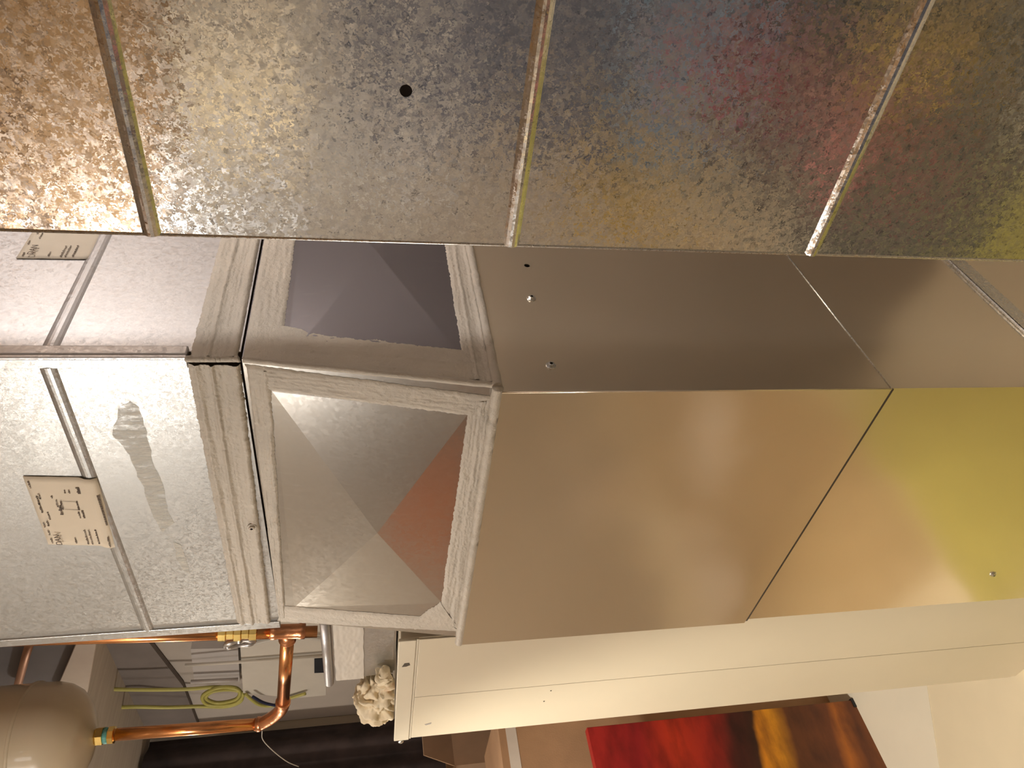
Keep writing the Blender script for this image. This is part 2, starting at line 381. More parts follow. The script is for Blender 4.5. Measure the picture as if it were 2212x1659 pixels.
def strip(name, a0, a1, b0, b1, n, h=.002, prof=None, nl=160, nw=16, rag0=1, rag1=1, seed=0, parent=None, brush=1.0):
    """brushed-on mastic: a band from edge a (a0->a1) to edge b (b0->b1), thin at the ragged edges, ridged along the stroke"""
    n = Vector(n).normalized(); bm = B(); L = (Vector(a1) - Vector(a0)).length; W = (Vector(b0) - Vector(a0)).length
    nl = max(12, int(L / .0022)); g = []
    for i in range(nl + 1):
        t = i / nl; row = []
        A = Vector(a0).lerp(a1, t); Bq = Vector(b0).lerp(b1, t)
        e0 = (noise.noise((t * L * 60, seed * 7.1, 0)) * .0012 + noise.noise((t * L * 260, seed * 3.1, 5)) * .0014) * rag0
        e1 = (noise.noise((t * L * 60, seed * 7.1, 9)) * .0012 + noise.noise((t * L * 260, seed * 3.1, 15)) * .0014) * rag1
        d = (Bq - A); dn = d.normalized() if d.length > 1e-6 else Vector((0, 0, 0)); A = A + dn * e0; Bq = Bq - dn * e1
        for j in range(nw + 1):
            s = j / nw
            edge = min(1, min(s, 1 - s) * 7) ** .5
            hh = h * (prof(s) if prof else 1.0)
            r = noise.noise((t * L * 18, s * W * 420 + seed, seed)) * .0008 + noise.noise((t * L * 14 + 4, s * W * 1300, seed)) * .0007 + noise.noise((t * L * 120, s * W * 500, seed + 8)) * .0006 + max(0, noise.noise((t * L * 210, s * W * 210, seed + 11)) - .3) * .002
            pit = noise.noise((t * L * 170, s * W * 170, seed + 3)); pit = -max(0, pit - .45) * .0022
            row.append(bm.verts.new(A.lerp(Bq, s) + n * (edge * (hh + r * brush + pit) + .0003)))
        g.append(row)
    for i in range(nl):
        for j in range(nw): bm.faces.new((g[i][j], g[i + 1][j], g[i + 1][j + 1], g[i][j + 1]))
    # back side, so the band has a body
    for row in (g[0], g[-1]): pass
    return bm
def bump_at(c, w, a): return lambda s: 1 + a * math.exp(-((s - c) / w) ** 2)
def ridges(*rs): return lambda s: 1 + sum(a * math.exp(-((s - c) / w) ** 2) for c, w, a in rs)
FX = Vector((-1, 0, 0)); FY = Vector((0, -1, 0))
fu = lambda x, y: on(x, y, 0, XU)
# front
seal = []
seal0 = []; seal0.append(strip('s', fu(404, 783), fu(512, 1344), fu(519, 785), fu(585, 1341), FX, .0034, ridges((.16, .06, .8), (.46, .05, 1.1), (.97, .12, 1.6)), seed=1, rag1=1.2, nw=40))
seal.append(strip('s', ft(533, 795), ft(603, 1340), ft(583, 800), ft(617, 1330), FN, .0022, ridges((.8, .12, .5)), seed=2, nw=22, rag0=.3))
seal.append(strip('s', ft(528, 786), ft(1066, 856), ft(584, 842), ft(1014, 897), FN, .0022, None, seed=3, nw=26, brush=1.5))
seal.append(strip('s', ft(1014, 868), ft(948, 1335), ft(1066, 862), ft(1001, 1362), FN, .0022, ridges((.55, .08, .5)), seed=4, nw=26, brush=1.3))
seal.append(strip('s', ft(614, 1309), ft(946, 1334), ft(598, 1342), ft(1001, 1364), FN, .0022, None, seed=5, nw=14))
# thick blob in the lower corner of the window
seal.append(strip('s', ft(890, 1342), ft(952, 1300), ft(896, 1358), ft(990, 1352), FN, .0032, None, seed=6, nw=14, rag0=2))
def join(lst, name, par):
    bmj = B()
    for s_ in lst:
        me = bpy.data.meshes.new('t'); s_.to_mesh(me); s_.free(); bmj.from_mesh(me); bpy.data.meshes.remove(me)
    obj(name, bmj, M['mastic'], par, True)
join(seal0, 'front_mastic', up)
bmj = B()
for s_ in seal:
    me = bpy.data.meshes.new('t'); s_.to_mesh(me); s_.free(); bmj.from_mesh(me); bpy.data.meshes.remove(me)
obj('front_mastic', bmj, M['mastic'], tr, True)
seal = []
su = lambda x, y: on(x, y, 1, YA)
XH = 1.215
def deep(p, X=XH): return Vector((X, YA, p.z))
def sv(X, z): return Vector((X, YA, z))
zA0 = 1.857
seal0 = []; seal0.append(strip('s', sv(XU, zA0), sv(XH, zA0), sv(XU, 1.802), sv(XH, 1.802), FY, .0024, ridges((.4, .05, 1.0), (.97, .12, 1.6)), seed=11, rag1=.5, nw=34))
seal.append(strip('s', sv(XU, 1.796), sv(XH, 1.796), sv(.715, 1.752), sv(XH, 1.752), FY, .0020, None, seed=12, nw=20, rag0=.3))
seal.append(strip('s', sv(XU - .001, 1.797), sv(XT, ZB), sd(580, 700), sd(1002, 757), FY, .0022, ridges((.5, .1, .6)), seed=13, nw=30))
zr = sd(1000, 757).z
seal.append(strip('s', sv(.68, 1.527), sv(XH, 1.527), sv(XT, 1.486), sv(XH, 1.486), FY, .0022, ridges((.35, .06, .8), (.75, .07, 1.2)), seed=14, nw=30))
bmj = B()
for s_ in seal:
    me = bpy.data.meshes.new('t'); s_.to_mesh(me); s_.free(); bmj.from_mesh(me); bpy.data.meshes.remove(me)
join(seal0, 'side_mastic', up)
obj('side_mastic', bmj, M['mastic'], tr, True)
# corner bead of mastic
for path, own in (([Vector((XU, YA, 1.86)), Vector((XU, YA, 1.80))], up), ([Vector((XU - .001, YA, 1.795)), Vector((XT, YA, ZB))], tr)):
    bm = B(); pp = []; a, b_ = path
    for k in range(61): pp.append(a.lerp(b_, k / 60) + Vector((noise.noise((k * .4, a.z * 50, 1)), noise.noise((k * .4, a.z * 50, 7)), 0)) * .0008)
    tube(bm, pp, .0042, 10); obj('corner_mastic', bm, M['mastic'], own, True)
YL0, YL1, XL, DL = .606, 1.218, .655, 1.24
screw(up, fu(545, 1131) + Vector((-.006, 0, 0)), (-1, 0, 0), .0045, M['mastic'])

# 4. smooth lower sections
lo = thing('air_duct', ((XL + DL) / 2, (YL0 + YL1) / 2, .938), 'smooth tan-reflecting duct section just below the mastic transition, with screws in its side', 'air duct')
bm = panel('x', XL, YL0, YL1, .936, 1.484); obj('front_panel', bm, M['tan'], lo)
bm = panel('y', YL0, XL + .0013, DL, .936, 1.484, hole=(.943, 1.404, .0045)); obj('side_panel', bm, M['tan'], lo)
bm = B(); box(bm, DL - .0012, DL, YL0 + .0015, YL1, .936, 1.484); box(bm, XL + .0015, DL, YL1 - .0012, YL1, .936, 1.484); obj('rear_panel', bm, M['mid_side'], lo)
for p in ((1148, 645), (1190, 790)): screw(lo, on(p[0], p[1], 1, YL0), (0, -1, 0))
bm = B(); tube(bm, [(XL, YL0, .936), (XL, YL0, 1.484)], .0012, 8); obj('folded_edge', bm, M['tan'], lo, True)
# mastic-covered ledge where the transition sits on the lower section
bm = B()
def rail(p, q_, w, h, nrm, seed):
    n = 220; P = []
    for i in range(n + 1):
        t = i / n; P.append(Vector(p).lerp(Vector(q_), t) + Vector((0, 0, 1)) * noise.noise((t * 20, seed, 0)) * .0008 + Vector(nrm) * noise.noise((t * 34, seed, 4)) * .0007)
    tube(bm, P, [w * (1 + .22 * noise.noise((i * .19, seed, 2))) for i in range(n + 1)], 10)
rail((.661, YL0 - .003, 1.489), (.661, YL1 + .002, 1.489), .0075, 0, (-1, 0, 0), 1)
rail((.664, YL0 - .001, 1.489), (DL, YL0 - .001, 1.489), .007, 0, (0, -1, 0), 2)
obj('ledge_mastic', bm, M['mastic'], tr, True)
XL2, YM0, YM1 = .6595, .6095, 1.2125
l2 = thing('air_duct', ((XL + DL) / 2, (YL0 + YL1) / 2, 0), 'smooth lower duct section slipped under the seam, beside the cream furnace', 'air duct')
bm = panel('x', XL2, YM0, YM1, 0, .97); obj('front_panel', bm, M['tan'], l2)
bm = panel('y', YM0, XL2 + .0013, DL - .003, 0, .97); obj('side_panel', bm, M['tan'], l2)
bm = B(); box(bm, DL - .0042, DL - .003, YM0 + .0015, YM1, 0, .97); box(bm, XL2 + .0015, DL - .003, YM1 - .0012, YM1, 0, .97); obj('rear_panel', bm, M['mid_side'], l2)
bm = B(); box(bm, XL + .0016, XL2 - .0002, YL0 + .003, YL1 - .004, .9305, .9358)  # dark strip standing in for the shade under the sheet overlap
obj('joint_shadow', bm, M['line'], l2, label='dark strip put in for the shade under the overlapping sheet')
screw(l2, on(2145, 1240, 0, XL2), (-1, 0, 0))
bm = B(); tube(bm, [(XL, YL0 - .0002, .937), (DL, YL0 - .0002, .937)], .0011, 8); obj('sheet_hem', bm, M['bead'], lo, True)
bm = B(); box(bm, XL2 + .004, DL - .01, YM0 - .006, YM0 + .001, .583, .618, .0025)
obj('drive_cleat', bm, M['bead'], l2, label='bright raised cleat across the side of the duct')

# sealant smear on the upper duct
def outline_slab(name, pts, ax, v, t, m, parent=None, jit=.0012, lab=None):
    P = []
    for i in range(len(pts)):
        a, b_ = pts[i], pts[(i + 1) % len(pts)]
        for k in range(6):
            x = a[0] + (b_[0] - a[0]) * k / 6; y = a[1] + (b_[1] - a[1]) * k / 6
            p = on(x, y, ax, v); o_ = noise.noise((x * .05, y * .05, 3)) * jit; o2 = noise.noise((x * .05, y * .05, 9)) * jit
            P.append(p + (Vector((0, o_, o2)) if ax == 0 else Vector((o_, 0, o2))))
    bm = B(); slab(bm, P, (-1, 0, 0) if ax == 0 else (0, -1, 0), t)
    return obj(name, bm, m, parent, label=lab)
outline_slab('sealant_smear', [(255, 880), (275, 865), (300, 880), (312, 925), (330, 985), (352, 1060), (372, 1130), (350, 1150), (325, 1100), (300, 1030), (275, 975), (245, 940)], 0, XU - .0004, .0003, M['smear'], up, .004, 'pale dried sealant smear')
outline_slab('sealant_smear', [(375, 1170), (392, 1178), (404, 1215), (411, 1240), (396, 1234), (380, 1205)], 0, XU - .0004, .0003, M['smear'], up, .002, 'pale dried sealant smear')

# ---------------------------------------------------------------- labels
def text_mesh(bm, s, size, o, r, u, n, lift=.0004, th=.00012):
    cu = bpy.data.curves.new('t', 'FONT'); cu.body = s; cu.size = size; cu.extrude = th
    ob = bpy.data.objects.new('t', cu); C.objects.link(ob)
    dg = bpy.context.evaluated_depsgraph_get(); me = bpy.data.meshes.new_from_object(ob.evaluated_get(dg))
    mt = Matrix(((r.x, u.x, n.x, o.x + n.x * lift), (r.y, u.y, n.y, o.y + n.y * lift), (r.z, u.z, n.z, o.z + n.z * lift), (0, 0, 0, 1)))
    me.transform(mt); bm.from_mesh(me); bpy.data.objects.remove(ob); bpy.data.curves.remove(cu); bpy.data.meshes.remove(me)
def paper_label(name, corners, n, label, full=True, m='paper'):
    """corners: top-left, top-right, bottom-right, bottom-left as one reads it"""
    TL, TR, BR, BL = [Vector(c) for c in corners]; n = Vector(n)
    t = thing(name, (BL + BR) / 2, label, 'label')
    bm = B(); g = []
    for i in range(13):
        for j in range(13):
            u, v = i / 12, j / 12
            p = TL.lerp(TR, u).lerp(BL.lerp(BR, u), v)
            bulge = .0016 + .0007 * noise.noise((u * 2.2, v * 7, 1)) + (.0048 * math.exp(-((v - .88) / .07) ** 2) if full else 0)
            g.append(bm.verts.new(p + n * bulge))
    for i in range(12):
        for j in range(12): bm.faces.new([g[k] for k in (i * 13 + j, (i + 1) * 13 + j, (i + 1) * 13 + j + 1, i * 13 + j + 1)])
    ext = bmesh.ops.extrude_face_region(bm, geom=list(bm.faces))
    bmesh.ops.translate(bm, verts=[e for e in ext['geom'] if isinstance(e, bmesh.types.BMVert)], vec=-n * .0004)
    obj('paper', bm, M[m], t, True)
    r = (TR - TL).normalized(); u = (TL - BL).normalized(); W = (TR - TL).length; H = (TL - BL).length
    def at(a, b_, l=.0028): return TL + r * (a * W) - u * (b_ * H) + n * l
    bm = B()
    rnd = random.Random(7)
    def scribble(a, b_, la, h=.028, l=.0028):
        x = a
        while x < a + la:
            k = rnd.uniform(.006, .016); hh = h * rnd.uniform(.5, 1.0)
            p = at(x, b_, l); slab(bm, [p, p + r * (k * W), p + r * (k * W) + u * (hh * H), p + u * (hh * H)], n, .0002); x += k + rnd.uniform(.003, .010)
    if True:
        text_mesh(bm, 'DAN', H * .125, at(.03, .225), r, u, n, .0026)
        for a, b_, la in ((.03, .085, .07), (.40, .17, .10), (.04, .43, .09), (.03, .60, .22), (.03, .66, .22), (.04, .76, .22), (.50, .10, .12), (.62, .10, .1), (.85, .06, .08), (.28, .06, .06)): scribble(a, b_, la)
        if full:
            for a, b_, la, hh in ((.56, .38, .05, .03), (.44, .60, .09, .03), (.44, .66, .1, .03), (.16, .085, .07, .022), (.60, .34, .09, .025), (.72, .30, .03, .03), (.30, .12, .09, .03), (.70, .14, .07, .03), (.80, .50, .04, .03), (.80, .56, .05, .03), (.80, .70, .08, .05), (.48, .37, .13, .05)): scribble(a, b_, la, hh)
            for a, b_, la, hh in ((.03, .93, .16, .035), (.36, .96, .44, .07)): scribble(a, b_, la, hh, .0068 if b_ < .95 else .0045)
            # a small drawing of a duct: two lines with filled ends
            for a in (.56, .68): p = at(a, .60); slab(bm, [p, p + r * .0004, p + r * .0004 + u * (.19 * H), p + u * (.19 * H)], n, .0002)
            for b_ in (.40, .62):
                scribble(.56, b_, .12, .028)
    obj('print', bm, M['ink'], t)
    return t
NX = (-1, 0, 0)
paper_label('paper_label', [on(105, 1174, 0, XU), on(50, 1027, 0, XU), on(210, 1030, 0, XU), on(254, 1178, 0, XU)], NX, 'white paper label marked DAN across a rib of the frosted duct', True)
a_, b_ = on(35, 560, 1, YA), on(195, 562, 1, YA); dx_ = Vector((.125, 0, 0))
paper_label('paper_label', [a_, a_ + dx_, b_ + dx_, b_], (0, -1, 0), 'darker paper label marked DAN tucked behind the big spangled duct', False, 'paper2')

# ---------------------------------------------------------------- furnace
XF, YF0, YF1, ZF = .68, 1.232, 1.652, 1.595
fu_ = thing('furnace', (XF + .36, (YF0 + YF1) / 2, 0), 'cream enamelled furnace cabinet behind the smooth tan duct', 'furnace')
bm = B(); box(bm, XF + .002, 1.40, YF0, YF1, .0, ZF - .004, .002); obj('cabinet', bm, M['cream'], fu_)
ys = 1.459
bm = B(); box(bm, XF - .001, XF + .004, YF0 + .001, ys - .0016, .02, ZF - .037, .0012); obj('door_panel', bm, M['cream'], fu_)
bm = B(); box(bm, XF, XF + .004, ys + .0016, YF1 - .002, .02, ZF - .037, .0012); obj('door_panel', bm, M['cream'], fu_)
bm = B(); box(bm, XF + .0008, XF + .0018, ys - .004, ys + .004, .02, ZF - .038); obj('door_gap', bm, M['line'], fu_, label='dark gap between the door panels')
bm = B(); box(bm, XF - .0025, XF + .004, YF0, YF1 + .001, ZF - .032, ZF, .0015); obj('top_rail', bm, M['cream_top'], fu_)
bm = B(); box(bm, XF - .0005, XF + .004, YF0, YF1, ZF - .0366, ZF - .0325, .0008); obj('trim_bead', bm, M['cream_top'], fu_)
for p in ((1175, 1515), (1190, 1492)):
    bm = B(); lathe(bm, on(p[0], p[1], 0, XF - .0004), (-1, 0, 0), [(0, .0016), (.0006, .0014)], 10)
    obj('rivet', bm, M['line'], fu_)
# scratches: a chip on the top rail and one on the panel
outline_slab('paint_chip', [(868, 1441), (874, 1433), (884, 1432), (886, 1437), (878, 1440)], 0, XF - .0028, .0003, M['line'], fu_, .0003, 'dark chip in the top rail')
outline_slab('paint_chip', [(917, 1565), (932, 1561), (931, 1564), (920, 1567)], 0, XF - .0006, .0003, M['greybox'], fu_, .0002, 'grey scratch low on the panel')
# feet / bottom
bm = B(); lathe(bm, on(866, 1602, 0, XF - .002), (-1, 0, 0), [(0, .006), (.001, .006), (.003, .004)], 12); obj('screw', bm, M['bead'], fu_)

# galvanized collar with foil tape on top of the furnace
cl = thing('duct_collar', (.95, 1.36, ZF), 'short taped galvanized collar on top of the cream furnace', 'duct fitting')
x0, y1, z1 = .735, 1.475, 1.738
bm = B()
p = [(x0, 1.24, ZF), (x0, y1 - .014, ZF), (x0, y1, z1 - .02), (x0, 1.24, z1 - .02)]
vs = [bm.verts.new(a) for a in p]; vb = [bm.verts.new((1.2, a[1], a[2])) for a in p]
bm.faces.new(vs); bm.faces.new(vb[::-1])
for i in range(4): bm.faces.new((vs[i], vb[i], vb[(i + 1) % 4], vs[(i + 1) % 4]))
bmesh.ops.bevel(bm, geom=list(bm.edges), offset=.004, segments=2, affect='EDGES'); obj('body', bm, M['mid'], cl)
bm = B(); tube(bm, [(x0 - .002, 1.24, z1 - .012), (x0 - .002, y1 + .001, z1 - .012), (1.2, y1 + .001, z1 - .012)], .009, 14); obj('rim', bm, M['mid_side'], cl, True)
bm = B(); g = []
for i in range(40):
    row = []
    for j in range(24):
        u, v_ = i / 39, j / 23
        row.append(bm.verts.new((x0 - .0016 - .0010 * abs(noise.noise((u * 9, v_ * 5, 2))) - .0005 * noise.noise((u * 30, v_ * 22, 5)), 1.245 + u * (y1 - 1.245 - .006), ZF + .062 + v_ * .055 + .002 * noise.noise((u * 8, 0, v_ > .5)))))
    g.append(row)
for i in range(39):
    for j in range(23): bm.faces.new((g[i][j], g[i + 1][j], g[i + 1][j + 1], g[i][j + 1]))
obj('foil_tape', bm, M['tapeclear'], cl, True)

# rag lying on the furnace, tucked against the rail
def rag():
    bm = B(); bmesh.ops.create_icosphere(bm, subdivisions=6, radius=1)
    cen = Vector((XF + .048, 1.548, ZF + .034))
    for v in bm.verts:
        d = v.co.normalized()
        wv = d + .55 * Vector((noise.noise(d * 1.6), noise.noise(d * 1.6 + Vector((4, 0, 0))), noise.noise(d * 1.6 + Vector((0, 4, 0)))))
        f = .5 + .5 * math.sin(wv.y * 13 + wv.z * 5 + 2.5 * noise.noise(d * 2.0))          # long rolled folds
        f = f ** .6
        r = .72 + .28 * f + .12 * noise.noise(d * 3.1 + Vector((1, 2, 3))) + .05 * noise.noise(d * 9)
        p = Vector((d.x * .050, d.y * .078, d.z * .050)) * r
        q_ = cen + p
        if q_.z < ZF + .001: q_.z = ZF + .001
        v.co = q_
    return bm
rg = thing('rag', (XF + .05, 1.55, ZF), 'crumpled cream rag lying on top of the furnace', 'rag')
obj('bundle', rag(), M['rag'], rg, True)
bm = B(); pts = smooth_path([(XF + .02, 1.515, ZF + .030), (XF + .028, 1.480, ZF + .020), (XF + .03, 1.450, ZF + .017), (XF + .032, 1.425, ZF + .026), (XF + .03, 1.405, ZF + .020)], 8)
tube(bm, pts, [.013 + .007 * math.sin(i * .55) ** 2 - .007 * i / len(pts) for i in range(len(pts))], 24)
for v in bm.verts: q0 = v.co.copy(); v.co += Vector((noise.noise(q0 * 70), noise.noise(q0 * 70 + Vector((3, 0, 0))), noise.noise(q0 * 70 + Vector((0, 3, 0))))) * .011
for v in bm.verts: v.co.z = max(v.co.z, ZF + .001)
obj('loose_end', bm, M['rag'], rg, True)

# ---------------------------------------------------------------- copper piping and tank
XP = .80
r1 = .0135
cp = thing('copper_pipe', (XP, 1.375, 1.45), 'bright copper pipe run with a tee and a long elbow behind the ducts', 'pipe')
A_ = on(0, 1383, 0, XP); B_ = on(700, 1364, 0, XP)
dz = (A_ - B_).normalized()
T_ = on(622, 1364, 0, XP)
bm = B(); tube(bm, [B_ + dz * .013, B_ + dz * (A_ - B_).length * 1.0 + dz * .06], r1 * .86, 24); obj('main_pipe', bm, M['copper'], cp, True)
E1 = on(611, 1522, 0, XP); E2 = on(563, 1564, 0, XP); KN = on(207, 1590, 0, XP)
bm = B(); lathe(bm, T_ - dz * .034, dz, [(0, .0135), (.002, .0155), (.012, .0155), (.014, .0145), (.054, .0145), (.056, .0155), (.066, .0155), (.068, .0135)], 24)
d = (E1 - T_).normalized(); lathe(bm, T_, d, [(0, .0145), (.022, .0145), (.026, .0155), (.030, .0175), (.034, .0155), (.036, .0135)], 24)
obj('tee', bm, M['solder'], cp, True)
bm = B(); tube(bm, [T_ + d * .02, E1 - d * .01], r1, 24); obj('branch_pipe', bm, M['copper'], cp, True)
d2 = (KN - E2).normalized()
cor = None
# elbow: quadratic from E1 along d to E2 against d2
mid = E1 + d * .045
K = [E1 - d * .012]
for k in range(13):
    t = k / 12; K.append(E1 * (1 - t) ** 2 + mid * 2 * t * (1 - t) + E2 * t * t)
K.append(E2 + d2 * .012)
bm = B(); tube(bm, K, r1 * 1.08, 24)
lathe(bm, E1 - d * .016, d, [(0, r1), (.001, .0165), (.008, .0165), (.010, .0152)], 24); lathe(bm, E2 - d2 * .002, d2, [(0, .0152), (.002, .0168), (.010, .0168), (.011, r1)], 24)
obj('elbow', bm, M['solder'], cp, True)
bm = B(); tube(bm, [E2, KN - d2 * .041], r1, 24); obj('riser_pipe', bm, M['copper'], cp, True)
# valve on the main pipe
V0 = on(515, 1366, 0, XP)
vb_ = obj('valve_body', lathe(B(), V0 - dz * .035, dz, [(0, .013), (0.001, .017), (.014, .017), (.016, .014), (.028, .014), (.03, .018), (.042, .018), (.044, .014), (.056, .014), (.058, .017), (.071, .017), (.072, .013)], 8), M['brass'], cp, label='brass valve')
bm = B(); hp = V0 + Vector((-.006, .020, 0))
tube(bm, [V0, V0 + Vector((-.008, .022, 0))], .006, 10)
ring = [hp + Vector((-.004 * math.cos(a * math.pi / 9), .010 + .008 * math.sin(a * math.pi / 9), .028 * math.cos(a * math.pi / 9 + .3))) for a in range(19)]
tube(bm, ring, [.005 + .002 * math.sin(i * 1.4) for i in range(19)], 8)
obj('valve_handle', bm, M['handle'], vb_, True, label='grey cast handle')
# tank
TK = on(206, 1591, 0, XP)
tk = thing('expansion_tank', TK, 'beige expansion tank standing on the copper riser', 'expansion tank')
R_ = .121
prof = [(0, .010), (.001, .020), (.006, .035), (.014, .062), (.026, .085), (.042, .103), (.062, .115), (.085, R_), (.120, R_ + .001), (.124, R_ + .003), (.130, R_ + .003), (.134, R_ + .001), (.2, R_), (.30, R_)]
bm = B(); lathe(bm, TK, (0, 0, 1), prof[:-1] + [(.2455 if False else .20, R_)][:0] + [(2.585 - TK.z if False else .28, R_), (.31, R_ * .7), (.32, .02)], 64); obj('shell', bm, M['tank'], tk, True)
bm = B(); lathe(bm, TK + Vector((0, 0, .122)), (0, 0, 1), [(0, R_ + .001), (.002, R_ + .0045), (.008, R_ + .0045), (.010, R_ + .001)], 64); obj('weld_rim', bm, M['tank'], tk, True)
bm = B(); g0 = TK - Vector((0, 0, .040))
lathe(bm, g0, (0, 0, 1), [(0, .0135), (.001, .019), (.012, .019), (.014, .0155)], 8); lathe(bm, g0 + Vector((0, 0, .022)), (0, 0, 1), [(0, .0155), (.001, .020), (.014, .020), (.02, .015)], 6)
fit = obj('brass_fitting', bm, M['brass'], tk, label='brass threaded fitting')
bm = B(); lathe(bm, g0 + Vector((0, 0, .013)), (0, 0, 1), [(0, .0165), (.004, .0175), (.009, .0168)], 20)
for v in bm.verts: v.co += v.normal * 0 + Vector((noise.noise(v.co * 200), noise.noise(v.co * 230), 0)) * .002
obj('thread_compound', bm, M['green'], fit, True)
# strap the tank hangs from
# ---------------------------------------------------------------- wall equipment, cables
XW = XB1
def wp(x, y, X=1.55): return on(x, y, 0, X)
def wallbox(name, quad, X, depth, m, label, cat, extra=None):
    pts = [wp(x, y, X) for x, y in quad]
    bm = B(); slab(bm, pts, (-1, 0, 0), depth); o = obj(name, bm, m, None); tag(o, label, cat); return o
wallbox('equipment_cabinet', [(515, 1330), (706, 1330), (704, 1502), (640, 1508), (525, 1497)], 1.50, .12, M['white'], 'beige wall cabinet with a dark square opening behind the copper branch pipe', 'cabinet')
wallbox('junction_box', [(412, 1402), (514, 1400), (518, 1472), (420, 1478)], 1.53, .09, M['greybox'], 'small pale grey box on the wall left of the beige cabinet', 'electrical box')
o = wallbox('access_port', [(679, 1424), (704, 1422), (704, 1453), (679, 1454)], 1.497, .003, M['black'], 'black square port on the face of the beige wall cabinet', 'port')
bm = B(); tube(bm, [wp(400, 1437, 1.495), wp(520, 1430, 1.487), wp(700, 1416, 1.487)], .006, 10); tag(obj('conduit', bm, M['white'], None, True), 'thin white conduit running across both wall boxes', 'conduit')
bm = B(); tube(bm, [wp(412, 1473, 1.50), wp(514, 1468, 1.50)], .008, 10); tag(obj('conduit', bm, M['greybox'], None, True), 'short pale tube along the edge of the small grey box', 'conduit')
def cable(name, pts, X, r, m, label, cat='cable', n=8):
    P = smooth_path([wp(p[0], p[1], p[2] if len(p) > 2 else X) for p in pts], n); bm = B(); tube(bm, P, r, 8); return tag(obj(name, bm, m, None, True), label, cat)
cable('cable', [(540, 1392), (580, 1382), (630, 1376), (680, 1378), (708, 1384)], 1.485, .008, M['greycable'], 'grey cable curving behind the tee of the copper pipe')
cable('cable', [(-20, 1400), (30, 1412), (62, 1435), (78, 1460), (84, 1500)], 1.55, .006, M['pinkcable'], 'thin white cable looping beside the tank top')
# yellow cable: straight runs and a coil in one piece
loop = [(210, 1488), (300, 1490), (400, 1489), (470, 1484), (515, 1490), (510, 1510), (470, 1518), (445, 1508), (460, 1494), (500, 1490), (525, 1500), (505, 1520), (450, 1522), (438, 1503), (470, 1486), (512, 1487), (522, 1512), (490, 1526), (430, 1526), (360, 1528), (290, 1527), (215, 1530)]
cable('cable_coil', [(p[0], p[1], 1.525 - .006 * (i % 3)) for i, p in enumerate(loop)], 1.44, .0075, M['yellow'], 'coiled yellow electrical cable hanging on the wall')
cable('cable', [(530, 1500), (560, 1522), (590, 1524), (615, 1512), (660, 1498)], 1.487, .007, M['yellow'], 'short yellow cable behind the elbow of the copper pipe')
cable('cable', [(546, 1505), (570, 1518), (604, 1526)], 1.475, .006, M['navy'], 'short dark cable crossing the yellow one')
cable('wire', [(566, 1578), (568, 1598), (590, 1622), (620, 1645), (645, 1656)], .86, .0012, M['greycable'], 'thin bare wire hanging below the copper elbow', 'wire')
# dark pieces standing on the wall side: grey duct board, pale strips near the joists
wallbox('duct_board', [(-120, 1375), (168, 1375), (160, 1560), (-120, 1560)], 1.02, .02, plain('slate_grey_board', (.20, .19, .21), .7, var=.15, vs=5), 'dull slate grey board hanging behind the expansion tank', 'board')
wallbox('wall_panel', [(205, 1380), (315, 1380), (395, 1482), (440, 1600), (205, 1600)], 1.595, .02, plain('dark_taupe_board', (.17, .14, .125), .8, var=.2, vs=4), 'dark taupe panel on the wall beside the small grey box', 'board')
# rows of joists
for k in range(16):
    y = -2.4 + k * .40
    if y > 1.5: continue
    bm = B(); box(bm, XB0, XB1, y, y + .04, 2.47, ZC); o = struct('trim_%d' % (k + 1), bm, M['joist'])
# white strip and copper strip hanging under the joists
bm = B(); slab(bm, [wp(172, 1375, 1.0), wp(209, 1375, 1.0), wp(188, 1500, 1.0), wp(118, 1500, 1.0)], (-1, 0, 0), .018)
tag(obj('support_strap', bm, M['tape']), 'pale flat strap angled behind the tank end', 'strap')
bm = B(); tube(bm, [wp(70, 1370, 1.0), wp(55, 1420, 1.0), wp(36, 1490, 1.0)], .009, 14)
tag(obj('pipe_stub', bm, plain('dull_copper', (.50, .27, .17), .5, metal=.6), None, True), 'dull copper pipe stub crossing behind the white cable', 'pipe')

